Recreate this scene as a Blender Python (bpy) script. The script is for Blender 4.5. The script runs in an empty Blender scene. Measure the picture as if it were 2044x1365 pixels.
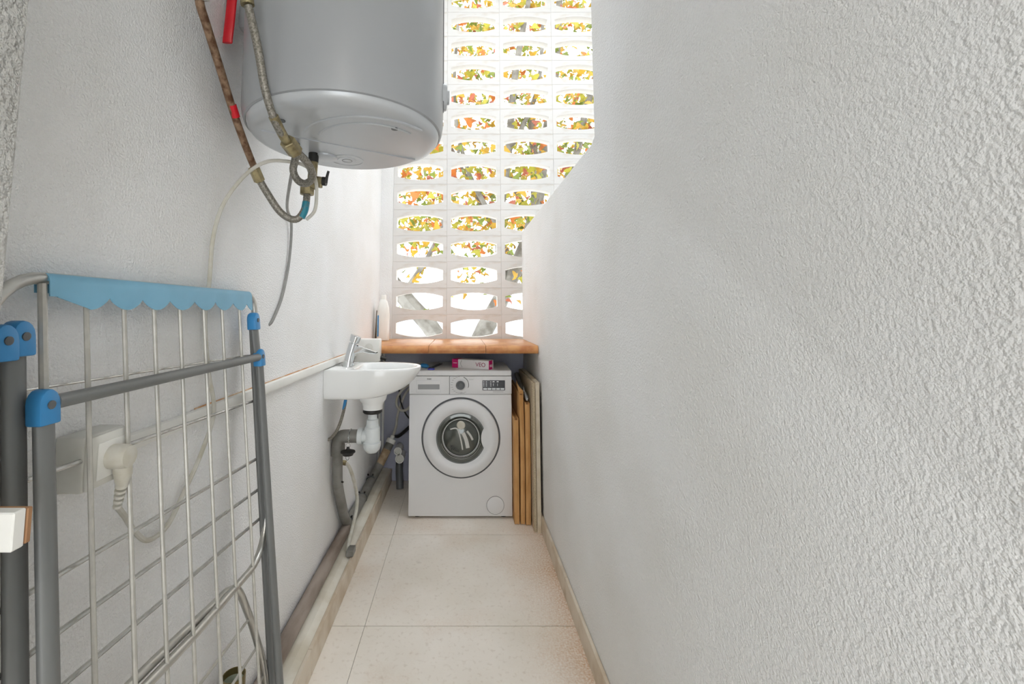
import bpy, bmesh, math, random
from mathutils import Vector, Matrix
random.seed(7)
PI = math.pi
S = bpy.context.scene
COL = S.collection

# ------------------------------------------------------------------ camera
cam = bpy.data.cameras.new('camera'); camo = bpy.data.objects.new('camera', cam); COL.objects.link(camo)
cam.sensor_width = 36.0; cam.lens = 890 / 2044 * 36.0
cam.shift_x = 100 / 2044; cam.shift_y = -139.5 / 2044
cam.clip_start = 0.02; cam.clip_end = 300
camo.location = (0, 0, 1.185); camo.rotation_euler = (math.radians(95), 0, 0)
S.camera = camo
# ------------------------------------------------------------------ sky
W = bpy.data.worlds.new('sky'); S.world = W; W.use_nodes = True
bg = W.node_tree.nodes['Background']
bg.inputs['Color'].default_value = (0.96, 0.985, 1.0, 1); bg.inputs['Strength'].default_value = 3.0
# ------------------------------------------------------------------ exposure
S.view_settings.view_transform = 'Standard'; S.view_settings.look = 'None'
S.view_settings.exposure = 0.56; S.view_settings.gamma = 1.0; S.view_settings.use_curve_mapping = False
S.cycles.max_bounces = 8; S.cycles.diffuse_bounces = 7; S.cycles.glossy_bounces = 3; S.cycles.transmission_bounces = 3
S.cycles.use_adaptive_sampling = True; S.cycles.adaptive_threshold = 0.05; S.cycles.caustics_reflective = False; S.cycles.caustics_refractive = False
# the ceiling lamp of the room behind the camera
la = bpy.data.lights.new('room_lamp', 'AREA'); la.shape = 'DISK'; la.size = 0.35; la.energy = 14; la.color = (1.0, 0.94, 0.86)
lo = bpy.data.objects.new('room_lamp', la); COL.objects.link(lo); lo.location = (0.1, -1.3, 2.5); lo.rotation_euler = (0, 0, 0)

# ------------------------------------------------------------------ materials
MATS = {}
def s2l(c):
    return tuple(((x / 255) / 12.92 if x / 255 <= 0.04045 else ((x / 255 + 0.055) / 1.055) ** 2.4) for x in c)
def mat(name, rgb, rough=0.5, metal=0.0, var=0.0, vscale=8.0, rgb2=None, bump=0.0, bscale=60.0, bdist=0.002, spec=0.5, stretch=None, detail=4.0, coat=0.0, trans=0.0, ramp=(0.4, 0.65)):
    if name in MATS: return MATS[name]
    m = bpy.data.materials.new(name); m.use_nodes = True
    nt = m.node_tree; N = nt.nodes; L = nt.links; b = N['Principled BSDF']
    c = s2l(rgb) + (1,)
    b.inputs['Base Color'].default_value = c; b.inputs['Roughness'].default_value = rough
    b.inputs['Metallic'].default_value = metal; b.inputs['Specular IOR Level'].default_value = spec
    b.inputs['Coat Weight'].default_value = coat; b.inputs['Transmission Weight'].default_value = trans
    tc = N.new('ShaderNodeTexCoord'); co = tc.outputs['Object']
    if stretch:
        mp = N.new('ShaderNodeMapping'); mp.inputs['Scale'].default_value = stretch
        L.new(co, mp.inputs['Vector']); co = mp.outputs['Vector']
    if rgb2 or var:
        nz = N.new('ShaderNodeTexNoise'); nz.inputs['Scale'].default_value = vscale; nz.inputs['Detail'].default_value = detail
        L.new(co, nz.inputs['Vector'])
        rp = N.new('ShaderNodeValToRGB'); rp.color_ramp.elements[0].position = ramp[0]; rp.color_ramp.elements[1].position = ramp[1]
        rp.color_ramp.elements[0].color = c
        c2 = s2l(rgb2) if rgb2 else tuple(x * (1 - var) for x in c[:3])
        rp.color_ramp.elements[1].color = tuple(c2) + (1,)
        L.new(nz.outputs['Fac'], rp.inputs['Fac']); L.new(rp.outputs['Color'], b.inputs['Base Color'])
    if bump:
        nb = N.new('ShaderNodeTexNoise'); nb.inputs['Scale'].default_value = bscale; nb.inputs['Detail'].default_value = 3
        L.new(co, nb.inputs['Vector'])
        bp = N.new('ShaderNodeBump'); bp.inputs['Strength'].default_value = bump; bp.inputs['Distance'].default_value = bdist
        L.new(nb.outputs['Fac'], bp.inputs['Height']); L.new(bp.outputs['Normal'], b.inputs['Normal'])
    MATS[name] = m
    return m

def stucco(name, rgb, rgb2, strength, scale, dist):
    m = bpy.data.materials.new(name); m.use_nodes = True
    nt = m.node_tree; N = nt.nodes; L = nt.links; b = N['Principled BSDF']
    b.inputs['Roughness'].default_value = 0.9; b.inputs['Specular IOR Level'].default_value = 0.08
    tc = N.new('ShaderNodeTexCoord')
    n1 = N.new('ShaderNodeTexNoise'); n1.inputs['Scale'].default_value = scale; n1.inputs['Detail'].default_value = 2.0; n1.inputs['Roughness'].default_value = 0.55
    n3 = N.new('ShaderNodeTexNoise'); n3.inputs['Scale'].default_value = 3.0; n3.inputs['Detail'].default_value = 2
    for n in (n1, n3): L.new(tc.outputs['Object'], n.inputs['Vector'])
    mr = N.new('ShaderNodeMapRange'); mr.inputs[1].default_value = 0.28; mr.inputs[2].default_value = 0.72
    L.new(n1.outputs['Fac'], mr.inputs[0])
    bp = N.new('ShaderNodeBump'); bp.inputs['Strength'].default_value = strength; bp.inputs['Distance'].default_value = dist
    L.new(mr.outputs[0], bp.inputs['Height']); L.new(bp.outputs['Normal'], b.inputs['Normal'])
    rp = N.new('ShaderNodeValToRGB'); rp.color_ramp.elements[0].position = 0.35; rp.color_ramp.elements[1].position = 0.7
    rp.color_ramp.elements[0].color = s2l(rgb) + (1,); rp.color_ramp.elements[1].color = s2l(rgb2) + (1,)
    L.new(n3.outputs['Fac'], rp.inputs['Fac']); L.new(rp.outputs['Color'], b.inputs['Base Color'])
    return m
M_WALL = stucco('white_stucco', (243, 244, 245), (237, 237, 236), 0.6, 190, 0.0034)
M_JAMB = stucco('coarse_stucco', (214, 214, 211), (200, 199, 195), 1.0, 130, 0.005)
M_SHADEW = stucco('shade_tinted_render', (188, 191, 206), (172, 175, 194), 0.4, 120, 0.002)  # bluish shade under the sill put into the wall colour
M_CEIL = mat('ceiling_paint', (238, 238, 236), 0.8)
M_SCREEN = mat('cast_concrete_white', (222, 221, 219), 0.7, rgb2=(206, 198, 188), vscale=7, stretch=(1, 1, 4), bump=0.2, bscale=50, bdist=0.002, detail=3, ramp=(0.52, 0.78))
def floor_material():
    m = bpy.data.materials.new('stone_tile'); m.use_nodes = True
    nt = m.node_tree; N = nt.nodes; L = nt.links; b = N['Principled BSDF']
    b.inputs['Roughness'].default_value = 0.5; b.inputs['Specular IOR Level'].default_value = 0.3
    g = N.new('ShaderNodeNewGeometry'); sx = N.new('ShaderNodeSeparateXYZ'); L.new(g.outputs['Position'], sx.inputs[0])
    def noise(sc, det):
        n = N.new('ShaderNodeTexNoise'); n.inputs['Scale'].default_value = sc; n.inputs['Detail'].default_value = det
        L.new(g.outputs['Position'], n.inputs['Vector']); return n.outputs['Fac']
    def mth(op, a, v):
        x = N.new('ShaderNodeMath'); x.operation = op
        if isinstance(a, (int, float)): x.inputs[0].default_value = a
        else: L.new(a, x.inputs[0])
        if isinstance(v, (int, float)): x.inputs[1].default_value = v
        else: L.new(v, x.inputs[1])
        return x.outputs[0]
    def rng(a, lo, hi):
        r = N.new('ShaderNodeMapRange'); r.inputs[1].default_value = lo; r.inputs[2].default_value = hi; L.new(a, r.inputs[0]); return r.outputs[0]
    def mix(f, a, c):
        x = N.new('ShaderNodeMix'); x.data_type = 'RGBA'; L.new(f, x.inputs[0])
        if isinstance(a, tuple): x.inputs[6].default_value = s2l(a) + (1,)
        else: L.new(a, x.inputs[6])
        x.inputs[7].default_value = s2l(c) + (1,); return x.outputs[2]
    base = mix(rng(noise(3.2, 8), 0.35, 0.7), (240, 234, 226), (229, 222, 211))
    base = mix(mth('MULTIPLY', rng(noise(60, 4), 0.56, 0.74), 0.28), base, (176, 158, 136))
    # rust-coloured dust: lies in patches and collects against the right-hand skirting
    patch = rng(noise(2.6, 6), 0.5, 0.72)
    grain = rng(noise(140, 3), 0.25, 0.68)
    edge = rng(sx.outputs['X'], 0.12, 0.43)
    dust = mth('MULTIPLY', mth('MULTIPLY', grain, mth('ADD', mth('MULTIPLY', mth('MULTIPLY', edge, edge), 1.15), mth('MULTIPLY', patch, 0.5))), 0.6)
    base = mix(dust, base, (188, 130, 52))
    base = mix(mth('MULTIPLY', rng(noise(11, 5), 0.68, 0.76), 0.3), base, (128, 106, 84))
    L.new(base, b.inputs['Base Color'])
    bp = N.new('ShaderNodeBump'); bp.inputs['Strength'].default_value = 0.12; bp.inputs['Distance'].default_value = 0.001
    L.new(noise(90, 4), bp.inputs['Height']); L.new(bp.outputs['Normal'], b.inputs['Normal'])
    return m
M_TILE = floor_material()
M_GROUT = mat('dark_grout', (74, 62, 50), 0.9)
M_SKIRT = mat('stone_skirting', (214, 203, 186), 0.45, rgb2=(190, 172, 148), vscale=9, bump=0.1, detail=7)
M_CURB = mat('cream_render', (228, 224, 212), 0.7, rgb2=(208, 200, 182), vscale=8, bump=0.3, bscale=50, detail=6)
M_TERRA = mat('terracotta_glazed', (212, 154, 98), 0.38, rgb2=(188, 120, 70), vscale=18, bump=0.15, bscale=70, detail=7)
M_PVCW = mat('white_plastic', (236, 236, 232), 0.4, var=0.05, vscale=10)
M_PVCO = mat('old_white_plastic', (224, 224, 219), 0.45, rgb2=(212, 211, 204), vscale=10)
M_PVCG = mat('grey_pvc', (132, 131, 127), 0.45, rgb2=(112, 110, 104), vscale=14)
M_TRAPW = mat('trap_plastic', (216, 222, 224), 0.4, var=0.06, vscale=12)
M_PIPEB = mat('weathered_pipe', (158, 146, 137), 0.6, rgb2=(116, 102, 92), vscale=16, stretch=(1, 0.25, 1), detail=7, bump=0.2)
M_ALU = mat('aluminium_tube', (196, 195, 190), 0.32, metal=0.85, var=0.1, vscale=30)
M_WIRE = mat('coated_wire', (190, 188, 181), 0.35, metal=0.3, var=0.12, vscale=60)
M_WIRE2 = mat('bright_wire', (205, 205, 202), 0.22, metal=0.7, var=0.1, vscale=60)
M_GREYL = mat('grey_coated_leg', (120, 122, 122), 0.42, metal=0.15, var=0.12, vscale=6, stretch=(1, 1, 0.2))
M_BLUE = mat('blue_plastic', (58, 140, 200), 0.38, var=0.08, vscale=20)
M_BLUE2 = mat('pale_blue_plastic', (124, 182, 212), 0.45, var=0.1, vscale=9)
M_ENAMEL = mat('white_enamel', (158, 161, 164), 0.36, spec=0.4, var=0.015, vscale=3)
M_CAPG = mat('silver_grey_cap', (196, 200, 204), 0.3, metal=0.2, spec=0.5, var=0.05, vscale=4)
M_CAPD = mat('dark_grey_detail', (92, 95, 98), 0.4)
M_BRAID = mat('steel_braid', (150, 146, 138), 0.45, metal=0.5, rgb2=(112, 108, 98), vscale=260, detail=1, bump=0.5, bscale=320, bdist=0.002)
M_BRAIDR = mat('rusty_braid', (146, 120, 96), 0.65, metal=0.2, rgb2=(92, 62, 40), vscale=70, detail=6, bump=0.6, bscale=300, bdist=0.002)
M_BRASS = mat('tarnished_brass', (170, 158, 122), 0.42, metal=0.6, rgb2=(124, 112, 84), vscale=50, bump=0.3, bscale=80)
M_RED = mat('red_vinyl', (205, 22, 38), 0.35)
M_CHROME = mat('chrome', (210, 213, 215), 0.08, metal=1.0)
M_CERAM = mat('white_ceramic', (238, 240, 240), 0.12, spec=0.6, coat=0.3)
M_BLACK = mat('black_rubber', (34, 33, 32), 0.5)
M_CABLEW = mat('cream_cable', (204, 202, 194), 0.5, rgb2=(190, 186, 172), vscale=30)
M_CABLEG = mat('grey_cable', (150, 150, 148), 0.5, var=0.15, vscale=40)
M_WASH = mat('washer_enamel', (226, 227, 229), 0.35, spec=0.4, var=0.01)
M_WASHP = mat('washer_panel', (222, 223, 225), 0.4)
M_SEAM = mat('seam_shadow_gap', (88, 90, 94), 0.6)
M_GLASSD = mat('door_glass', (84, 88, 84), 0.05, spec=0.9, metal=0.3)
M_DRUM = mat('drum_steel', (168, 168, 164), 0.22, metal=0.9, var=0.1, vscale=20)
M_GASKET = mat('grey_gasket', (104, 108, 108), 0.35)
M_INK = mat('dark_ink', (40, 42, 46), 0.5)
M_DISP = mat('display_black', (44, 47, 54), 0.2)
M_LED = mat('display_white_print', (222, 226, 230), 0.4)
M_CARD = mat('cardboard', (206, 160, 104), 0.75, rgb2=(186, 138, 82), vscale=20, stretch=(1, 1, 0.3), bump=0.15)
M_CARDD = mat('cardboard_core', (150, 108, 66), 0.85)
M_PANELF = mat('beige_woven_face', (196, 182, 156), 0.7, rgb2=(160, 146, 122), vscale=260, detail=1, bump=0.5, bscale=260)
M_PANELE = mat('beige_board_edge', (214, 203, 182), 0.6, rgb2=(196, 182, 158), vscale=12)
M_PINK = mat('magenta_print', (214, 16, 116), 0.4)
M_BOXW = mat('white_card', (232, 230, 232), 0.5)
M_WOOD = mat('raw_wood', (168, 128, 92), 0.7, rgb2=(140, 100, 70), vscale=30, stretch=(1, 1, 0.2))
M_BAG = mat('grey_plastic_bag', (170, 172, 172), 0.25, bump=0.6, bscale=40, bdist=0.01)
M_BARK = mat('pale_bark', (128, 126, 120), 0.85, rgb2=(92, 88, 80), vscale=7, bump=0.5, bscale=20, bdist=0.02)
M_BARKD = mat('dark_bark', (92, 82, 72), 0.85, rgb2=(66, 58, 50), vscale=9, bump=0.5, bscale=20, bdist=0.02)
LEAFC = [(152, 146, 34), (172, 134, 20), (176, 98, 28), (104, 118, 30), (150, 74, 44)]
M_LEAF = [mat('leaf_%s' % n, c, 0.55, var=0.3, vscale=14) for n, c in zip(('lime', 'yellow', 'orange', 'green', 'russet'), LEAFC)]
M_GROUND = mat('pale_paving', (205, 203, 198), 0.85, var=0.1, vscale=0.5)
M_FACADE = mat('pale_facade', (225, 229, 232), 0.8, var=0.04, vscale=0.4)
M_PANE = mat('dark_pane', (168, 184, 198), 0.1, spec=0.7)
M_TIN = mat('brassy_tin', (150, 134, 92), 0.35, metal=0.7, var=0.2, vscale=20)
M_GREENB = mat('pale_green_lining', (206, 214, 196), 0.6)

# ------------------------------------------------------------------ mesh helpers
class MB:
    def __init__(s): s.v = []; s.f = []; s.mi = []; s.m = 0
    def add(s, vs, fs):
        o = len(s.v); s.v += [tuple(p) for p in vs]
        for f in fs: s.f.append(tuple(i + o for i in f)); s.mi.append(s.m)
        return s
    def box(s, a, b):
        (x0, y0, z0), (x1, y1, z1) = a, b
        return s.add([(x0, y0, z0), (x1, y0, z0), (x1, y1, z0), (x0, y1, z0), (x0, y0, z1), (x1, y0, z1), (x1, y1, z1), (x0, y1, z1)],
                     [(3, 2, 1, 0), (4, 5, 6, 7), (0, 1, 5, 4), (1, 2, 6, 5), (2, 3, 7, 6), (3, 0, 4, 7)])
    def rings(s, R, cap0=True, cap1=True, loop=True):
        n = len(R[0]); vs = [p for r in R for p in r]; fs = []
        for k in range(len(R) - 1):
            for i in range(n if loop else n - 1):
                j = (i + 1) % n
                fs.append((k * n + i, k * n + j, (k + 1) * n + j, (k + 1) * n + i))
        if cap0: fs.append(tuple(range(n))[::-1])
        if cap1: fs.append(tuple((len(R) - 1) * n + i for i in range(n)))
        return s.add(vs, fs)
    def lathe(s, prof, c=(0, 0, 0), axis='Z', n=32, cap0=False, cap1=False, M=None):
        R = []
        for r, h in prof:
            ring = []
            for i in range(n):
                a = 2 * PI * i / n; p = Vector((r * math.cos(a), r * math.sin(a), h))
                if M is not None: p = M @ p
                elif axis == 'X': p = Vector((p.z, p.x, p.y))
                elif axis == 'Y': p = Vector((p.x, p.z, p.y))
                ring.append((p.x + c[0], p.y + c[1], p.z + c[2]))
            R.append(ring)
        return s.rings(R, cap0, cap1)
    def tube(s, pts, r, n=10, caps=True, r2=None, sub=1, side=None):
        pts = [Vector(p) for p in pts]
        if sub > 1:
            if isinstance(r, (list, tuple)):
                r = [v.x for v in spline([Vector((q, 0, 0)) for q in r], sub)]
            pts = spline(pts, sub)
        T = []
        for i in range(len(pts)):
            a = pts[max(i - 1, 0)]; b = pts[min(i + 1, len(pts) - 1)]; d = b - a
            T.append(d.normalized() if d.length > 1e-9 else Vector((0, 0, 1)))
        u = Vector(side) if side else (Vector((0, 0, 1)) if abs(T[0].z) < 0.9 else Vector((1, 0, 0)))
        R = []
        for i, p in enumerate(pts):
            u = (u - T[i] * u.dot(T[i])).normalized(); w = T[i].cross(u)
            rr = r[i] if isinstance(r, (list, tuple)) else r
            rb = r2 if r2 else rr
            R.append([tuple(p + u * rr * math.cos(2 * PI * k / n) + w * rb * math.sin(2 * PI * k / n)) for k in range(n)])
        return s.rings(R, caps, caps)
    def prism(s, poly, z0, z1, fn=lambda x, y, z: (x, y, z)):
        n = len(poly)
        vs = [fn(x, y, z0) for x, y in poly] + [fn(x, y, z1) for x, y in poly]
        fs = [tuple(range(n))[::-1], tuple(range(n, 2 * n))] + [(i, (i + 1) % n, n + (i + 1) % n, n + i) for i in range(n)]
        return s.add(vs, fs)
    def mesh(s, name, mats, smooth=None, bevel=0.0, segs=2):
        me = bpy.data.meshes.new(name); bm = bmesh.new()
        vv = [bm.verts.new(p) for p in s.v]
        for f, k in zip(s.f, s.mi):
            try: fc = bm.faces.new([vv[i] for i in f]); fc.material_index = k
            except ValueError: pass
        bmesh.ops.remove_doubles(bm, verts=bm.verts, dist=1e-6)
        bmesh.ops.recalc_face_normals(bm, faces=bm.faces)
        if bevel:
            es = [e for e in bm.edges if len(e.link_faces) == 2 and e.calc_face_angle() > 0.5]
            bmesh.ops.bevel(bm, geom=es, offset=bevel, segments=segs, affect='EDGES', profile=0.5)
        if smooth is not None:
            for f in bm.faces: f.smooth = True
            for e in bm.edges:
                if len(e.link_faces) == 2 and e.calc_face_angle() > smooth: e.smooth = False
        bm.to_mesh(me); bm.free()
        for m in (mats if isinstance(mats, (list, tuple)) else [mats]): me.materials.append(m)
        return me
    def build(s, name, mats, parent=None, smooth=None, bevel=0.0, segs=2):
        return link(name, s.mesh(name, mats, smooth, bevel, segs), parent)

def spline(P, sub):
    out = []
    n = len(P)
    for i in range(n - 1):
        p0 = P[max(i - 1, 0)]; p1 = P[i]; p2 = P[i + 1]; p3 = P[min(i + 2, n - 1)]
        for k in range(sub):
            t = k / sub
            out.append(0.5 * ((2 * p1) + (p2 - p0) * t + (2 * p0 - 5 * p1 + 4 * p2 - p3) * t * t + (3 * p1 - p0 - 3 * p2 + p3) * t ** 3))
    out.append(P[-1].copy())
    return out
def link(name, data, parent=None, loc=(0, 0, 0)):
    o = bpy.data.objects.new(name, data); COL.objects.link(o); o.location = loc
    if parent is not None: o.parent = parent
    return o
def thing(name, label, cat, group=None, loc=(0, 0, 0)):
    o = link(name, None, None, loc); o.empty_display_size = 0.05
    return tag(o, label, cat, group)
def tag(o, label, cat, group=None):
    o['label'] = label; o['category'] = cat
    if group: o['group'] = group
    return o
def struct(o, label=None):
    o['kind'] = 'structure'
    if label: o['label'] = label
    return o
def text(name, body, size, mt, parent, M, extrude=0.0004, sx=1.0, bold=0.0):
    cu = bpy.data.curves.new(name, 'FONT'); cu.body = body; cu.size = size; cu.extrude = extrude; cu.align_x = 'CENTER'; cu.align_y = 'CENTER'; cu.offset = bold
    t = bpy.data.objects.new(name, cu); COL.objects.link(t); bpy.context.view_layer.update()
    me = bpy.data.meshes.new_from_object(t.evaluated_get(bpy.context.evaluated_depsgraph_get()))
    bpy.data.objects.remove(t); me.materials.clear(); me.materials.append(mt)
    me.transform(Matrix.Scale(sx, 4, (1, 0, 0))); me.transform(M)
    return link(name, me, parent)
FACE_Y = Matrix.Rotation(PI / 2, 4, 'X')          # flat text -> stands up, faces -Y
SM = 0.6

# ================================================================== SETTING
XL, XR, YB, ZC = -0.60, 0.44, 3.25, 3.9
# floor
fl = struct(MB().box((-0.75, -1.3, -0.16), (3.5, 3.4, -0.003)).build('floor', M_GROUT), 'pale stone tiled floor with thin dark joints')
ylines = [-1.3, -0.965, -0.275, 0.415, 1.105, 1.795, 2.485, 3.175, 3.245]
for (x0, x1) in ((-0.4985, -0.368), (-0.3665, 0.4385)):
    for y0, y1 in zip(ylines[:-1], ylines[1:]):
        g = 0.0013
        MB().box((x0, y0 + g, -0.003), (x1, y1 - g, 0.0)).build('tile', M_TILE, fl)
# left wall, near corner, right wall with its low continuation
struct(MB().box((XL - 0.16, 0.40, -0.15), (XL, 3.42, ZC)).build('wall_left', M_WALL), 'white stuccoed wall carrying the water heater and sink')
struct(MB().box((-0.80, -1.30, -0.15), (-0.50, 0.487, ZC)).build('wall_left_near', M_JAMB, None, SM, 0.003, 2), 'coarse stuccoed wall corner at the left edge')
wr = MB()
outl = [(-1.3, -0.15), (YB, -0.15), (YB, 1.765), (1.475, 1.752), (1.44, 1.765), (1.44, ZC), (-1.3, ZC)]
wr.prism(outl, XR, XR + 0.14, lambda a, b, c: (c, a, b))
struct(wr.build('wall_right', M_WALL, None, SM, 0.006, 2), 'white stuccoed wall, full height near and head height beyond')
struct(MB().box((-0.8, -1.4, ZC), (0.60, 1.60, ZC + 0.12)).build('ceiling', M_CEIL), 'white ceiling over the near half of the room')
struct(MB().box((-0.8, 2.64, ZC), (3.62, 3.5, ZC + 0.12)).build('ceiling_shade_slab', M_CEIL), 'added white slab shading the top of the block screen')  # unseen slab added to keep sky light off the upper screen
struct(MB().box((-0.96, -1.42, 1.75), (0.60, -1.30, ZC)).box((-0.96, -1.42, -0.15), (-0.42, -1.30, 1.75)).box((0.36, -1.42, -0.15), (0.60, -1.30, 1.75)).build('wall_rear', M_CEIL), 'unseen white wall behind the viewer with an added opening for light')  # low opening added to let frontal sky light reach floor and washer
# far wall: solid foot below, pierced block screen above
wb = struct(MB().box((XL, YB, -0.15), (1.5, YB + 0.15, 0.964)).build('wall_back', M_SHADEW), 'low wall with shade put in as a bluish tint, under the pierced block screen')
RP, CP, Z0, X0 = 0.1945, 0.40, 1.0617, -0.311
def block_mesh():
    hw, hs, hc, t = 0.1705, 0.037, 0.064, 0.07
    W2, H2 = CP / 2 - 0.0003, RP / 2 - 0.0003
    n = 10
    top = []
    for i in range(n + 1):
        x = -hw + 2 * hw * i / n
        R = ((hw ** 2) + (hc - hs) ** 2) / (2 * (hc - hs))
        top.append((x, math.sqrt(R * R - x * x) - (R - hc)))
    hole = top + [(x, -z) for x, z in reversed(top)]
    outer = [(-W2 + 2 * W2 * i / n, H2) for i in range(n + 1)] + [(W2 - 2 * W2 * i / n, -H2) for i in range(n + 1)]
    ch = 0.0016
    def inset(l, d): return [(x - math.copysign(d, x) if abs(abs(x) - W2) < 1e-6 else x, z - math.copysign(d, z)) for x, z in l]
    o0 = inset(outer, ch)
    R = [[(x, 0.0, z) for x, z in o0], [(x, ch, z) for x, z in outer], [(x, t, z) for x, z in outer], [(x, t, z) for x, z in hole], [(x, 0.0, z) for x, z in hole], [(x, 0.0, z) for x, z in o0]]
    return MB().rings(R, False, False).mesh('breeze_block', M_SCREEN)
BLK = block_mesh()
for c in range(5):
    for r in range(15):
        link('breeze_block', BLK, wb, (X0 + c * CP, YB + 0.02, Z0 + r * RP))
MB().box((XL, YB + 0.005, 0.964), (X0 - CP / 2, YB + 0.12, ZC)).build('pier', M_WALL, wb)
# patio wall to the right of the low wall
struct(MB().box((3.5, 1.0, -0.15), (3.62, 3.45, 4.2)).box((1.5, 3.25, -0.15), (3.5, 3.4, 4.2)).box((0.58, 0.9, -0.15), (3.62, 1.0, 4.2)).build('wall_patio', M_WALL), 'white wall of the open patio beyond the low wall')
# kerb, skirtings
kb = MB(); kb.prism([(XL, 0.0), (-0.5035, 0.0), (-0.5035, 0.078), (-0.53, 0.086), (XL, 0.092)], 0.488, YB - 0.001, lambda a, b, c: (a, c, b))
struct(kb.build('trim_1', M_CURB), 'cream rendered kerb along the foot of the left wall')
bl = struct(link('baseboard_left', None), 'stone skirting tiles facing the kerb on the left')
br = struct(link('baseboard_right', None), 'stone skirting tiles along the right wall')
ys = [0.49, 0.93, 1.56, 2.19, 2.80, 3.24]
for y0, y1 in zip(ys[:-1], ys[1:]):
    MB().box((-0.503, y0, 0), (-0.490, y1 - 0.0015, 0.085)).build('skirting_tile', M_SKIRT, bl, None, 0.0015, 1)
ys = [-0.6, 0.04, 0.68, 1.32, 1.955, 2.62, 3.24]
for y0, y1 in zip(ys[:-1], ys[1:]):
    MB().box((0.4275, y0, 0), (XR - 0.0005, y1 - 0.0015, 0.084)).build('skirting_tile', M_SKIRT, br, None, 0.0015, 1)

# terracotta sill over the washing machine
sill = thing('window_sill', 'terracotta tiled sill with rounded edge under the block screen', 'sill')
xs = [XL + 0.001, -0.517, -0.19, 0.137, XR - 0.001]
for x0, x1 in zip(xs[:-1], xs[1:]):
    prof = [(2.90, 0.945), (2.90, 0.987)]
    for k in range(9):
        a = PI / 2 + PI * k / 8
        prof.append((2.602 + 0.023 * math.cos(a) * 0.95, 0.964 + 0.023 * math.sin(a)))
    mb = MB(); mb.prism(prof, x0 + 0.0012, x1 - 0.0012, lambda a, b, c: (c, a, b)); mb.build('edge_tile', M_TERRA, sill, SM)
    MB().box((x0 + 0.0012, 2.902, 0.945), (x1 - 0.0012, YB - 0.001, 0.986)).build('tile', M_TERRA, sill, None, 0.002, 1)
MB().box((XL + 0.001, 2.62, 0.941), (XR - 0.001, YB - 0.001, 0.946)).build('mortar_bed', M_CURB, sill)

# ================================================================== OUTSIDE
struct(MB().box((-30, 3.6, -3.4), (30, 60, -3.2)).build('ground', M_GROUND), 'pale paving of the street outside')
bd = thing('building', 'pale hazy building across the street behind the trees', 'building', None, (0, 26, -3.2))
MB().box((-14, 0, 0), (13, 8, 5.1)).build('wall', M_FACADE, bd)
MB().box((-14.3, -0.3, 5.1), (13.3, 8.3, 5.4)).build('roof', M_FACADE, bd)
pane = MB().box((-0.55, -0.06, 0), (0.55, 0.0, 1.3)).mesh('window', M_PANE)
for i in range(11):
    for j in range(2):
        link('window', pane, bd, (-12.5 + i * 2.4, 0, 0.9 + j * 2.3))

def leaf_shape(sz):
    P = []
    for a, r in ((-90, 0.12), (-62, .42), (-40, .40), (-18, .66), (-2, .98), (14, .62), (34, .52), (58, .70), (78, 1.0), (90, 1.12), (102, 1.0), (122, .70), (146, .52), (166, .62), (182, .98), (198, .66), (220, .40), (242, .42)):
        P.append((sz * r * math.cos(math.radians(a)), sz * (r * math.sin(math.radians(a)) + .2)))
    return P
LEAF_ME = []
for k, m in enumerate(M_LEAF):
    P = leaf_shape(0.075 + 0.008 * (k % 3))
    mb = MB(); n = len(P)
    mb.add([(0, 0, 0)] + [(x, y, -0.25 * (x * x + y * y) / 0.08) for x, y in P], [(0, i + 1, (i + 1) % n + 1) for i in range(n)])
    LEAF_ME.append(mb.mesh('leaf', m, SM))
def rnd_rot(): return (random.uniform(-1.0, 1.0) + PI / 2, random.uniform(-PI, PI), random.uniform(-0.9, 0.9))
def foliage(name, n, zone, parent, weights, size):
    mb = MB(); cnt = 0
    clumps = []
    while cnt < n:
        p = zone()
        if p is None: continue
        # leaves hang in small sprays
        for _ in range(random.randint(2, 6)):
            q = Vector(p) + Vector((random.gauss(0, .16), random.gauss(0, .2), random.gauss(0, .14)))
            s = random.uniform(size * .7, size * 1.25)
            R = Matrix.LocRotScale(q, Matrix.Rotation(random.uniform(-1.2, 1.2), 3, 'Z') @ Matrix.Rotation(PI / 2 + random.uniform(-1.0, 1.0), 3, 'X') @ Matrix.Rotation(random.uniform(-PI, PI), 3, 'Z'), None)
            P = leaf_shape(s)[::1]
            mb.m = random.choices(range(5), weights)[0]
            vs = [tuple(R @ Vector((x, y, -0.3 * (x * x + y * y) / s))) for x, y in P]
            mb.add(vs, [tuple(range(len(P)))])
            cnt += 1
    me = bpy.data.meshes.new(name); me.from_pydata(mb.v, [], mb.f)
    for m in M_LEAF: me.materials.append(m)
    me.polygons.foreach_set('material_index', mb.mi); me.update()
    o = link(name, me, parent); o['kind'] = 'stuff'
    return o
t1 = thing('plane_tree', 'pale barked tree forking into two limbs close behind the block screen', 'tree')
tr = MB().tube([(0.05, 6.0, -3.2), (0.02, 6.0, -1.0), (0.0, 6.0, 0.1)], [0.26, 0.22, 0.2], 14, sub=4); tr.build('trunk', M_BARK, t1, SM)
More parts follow.
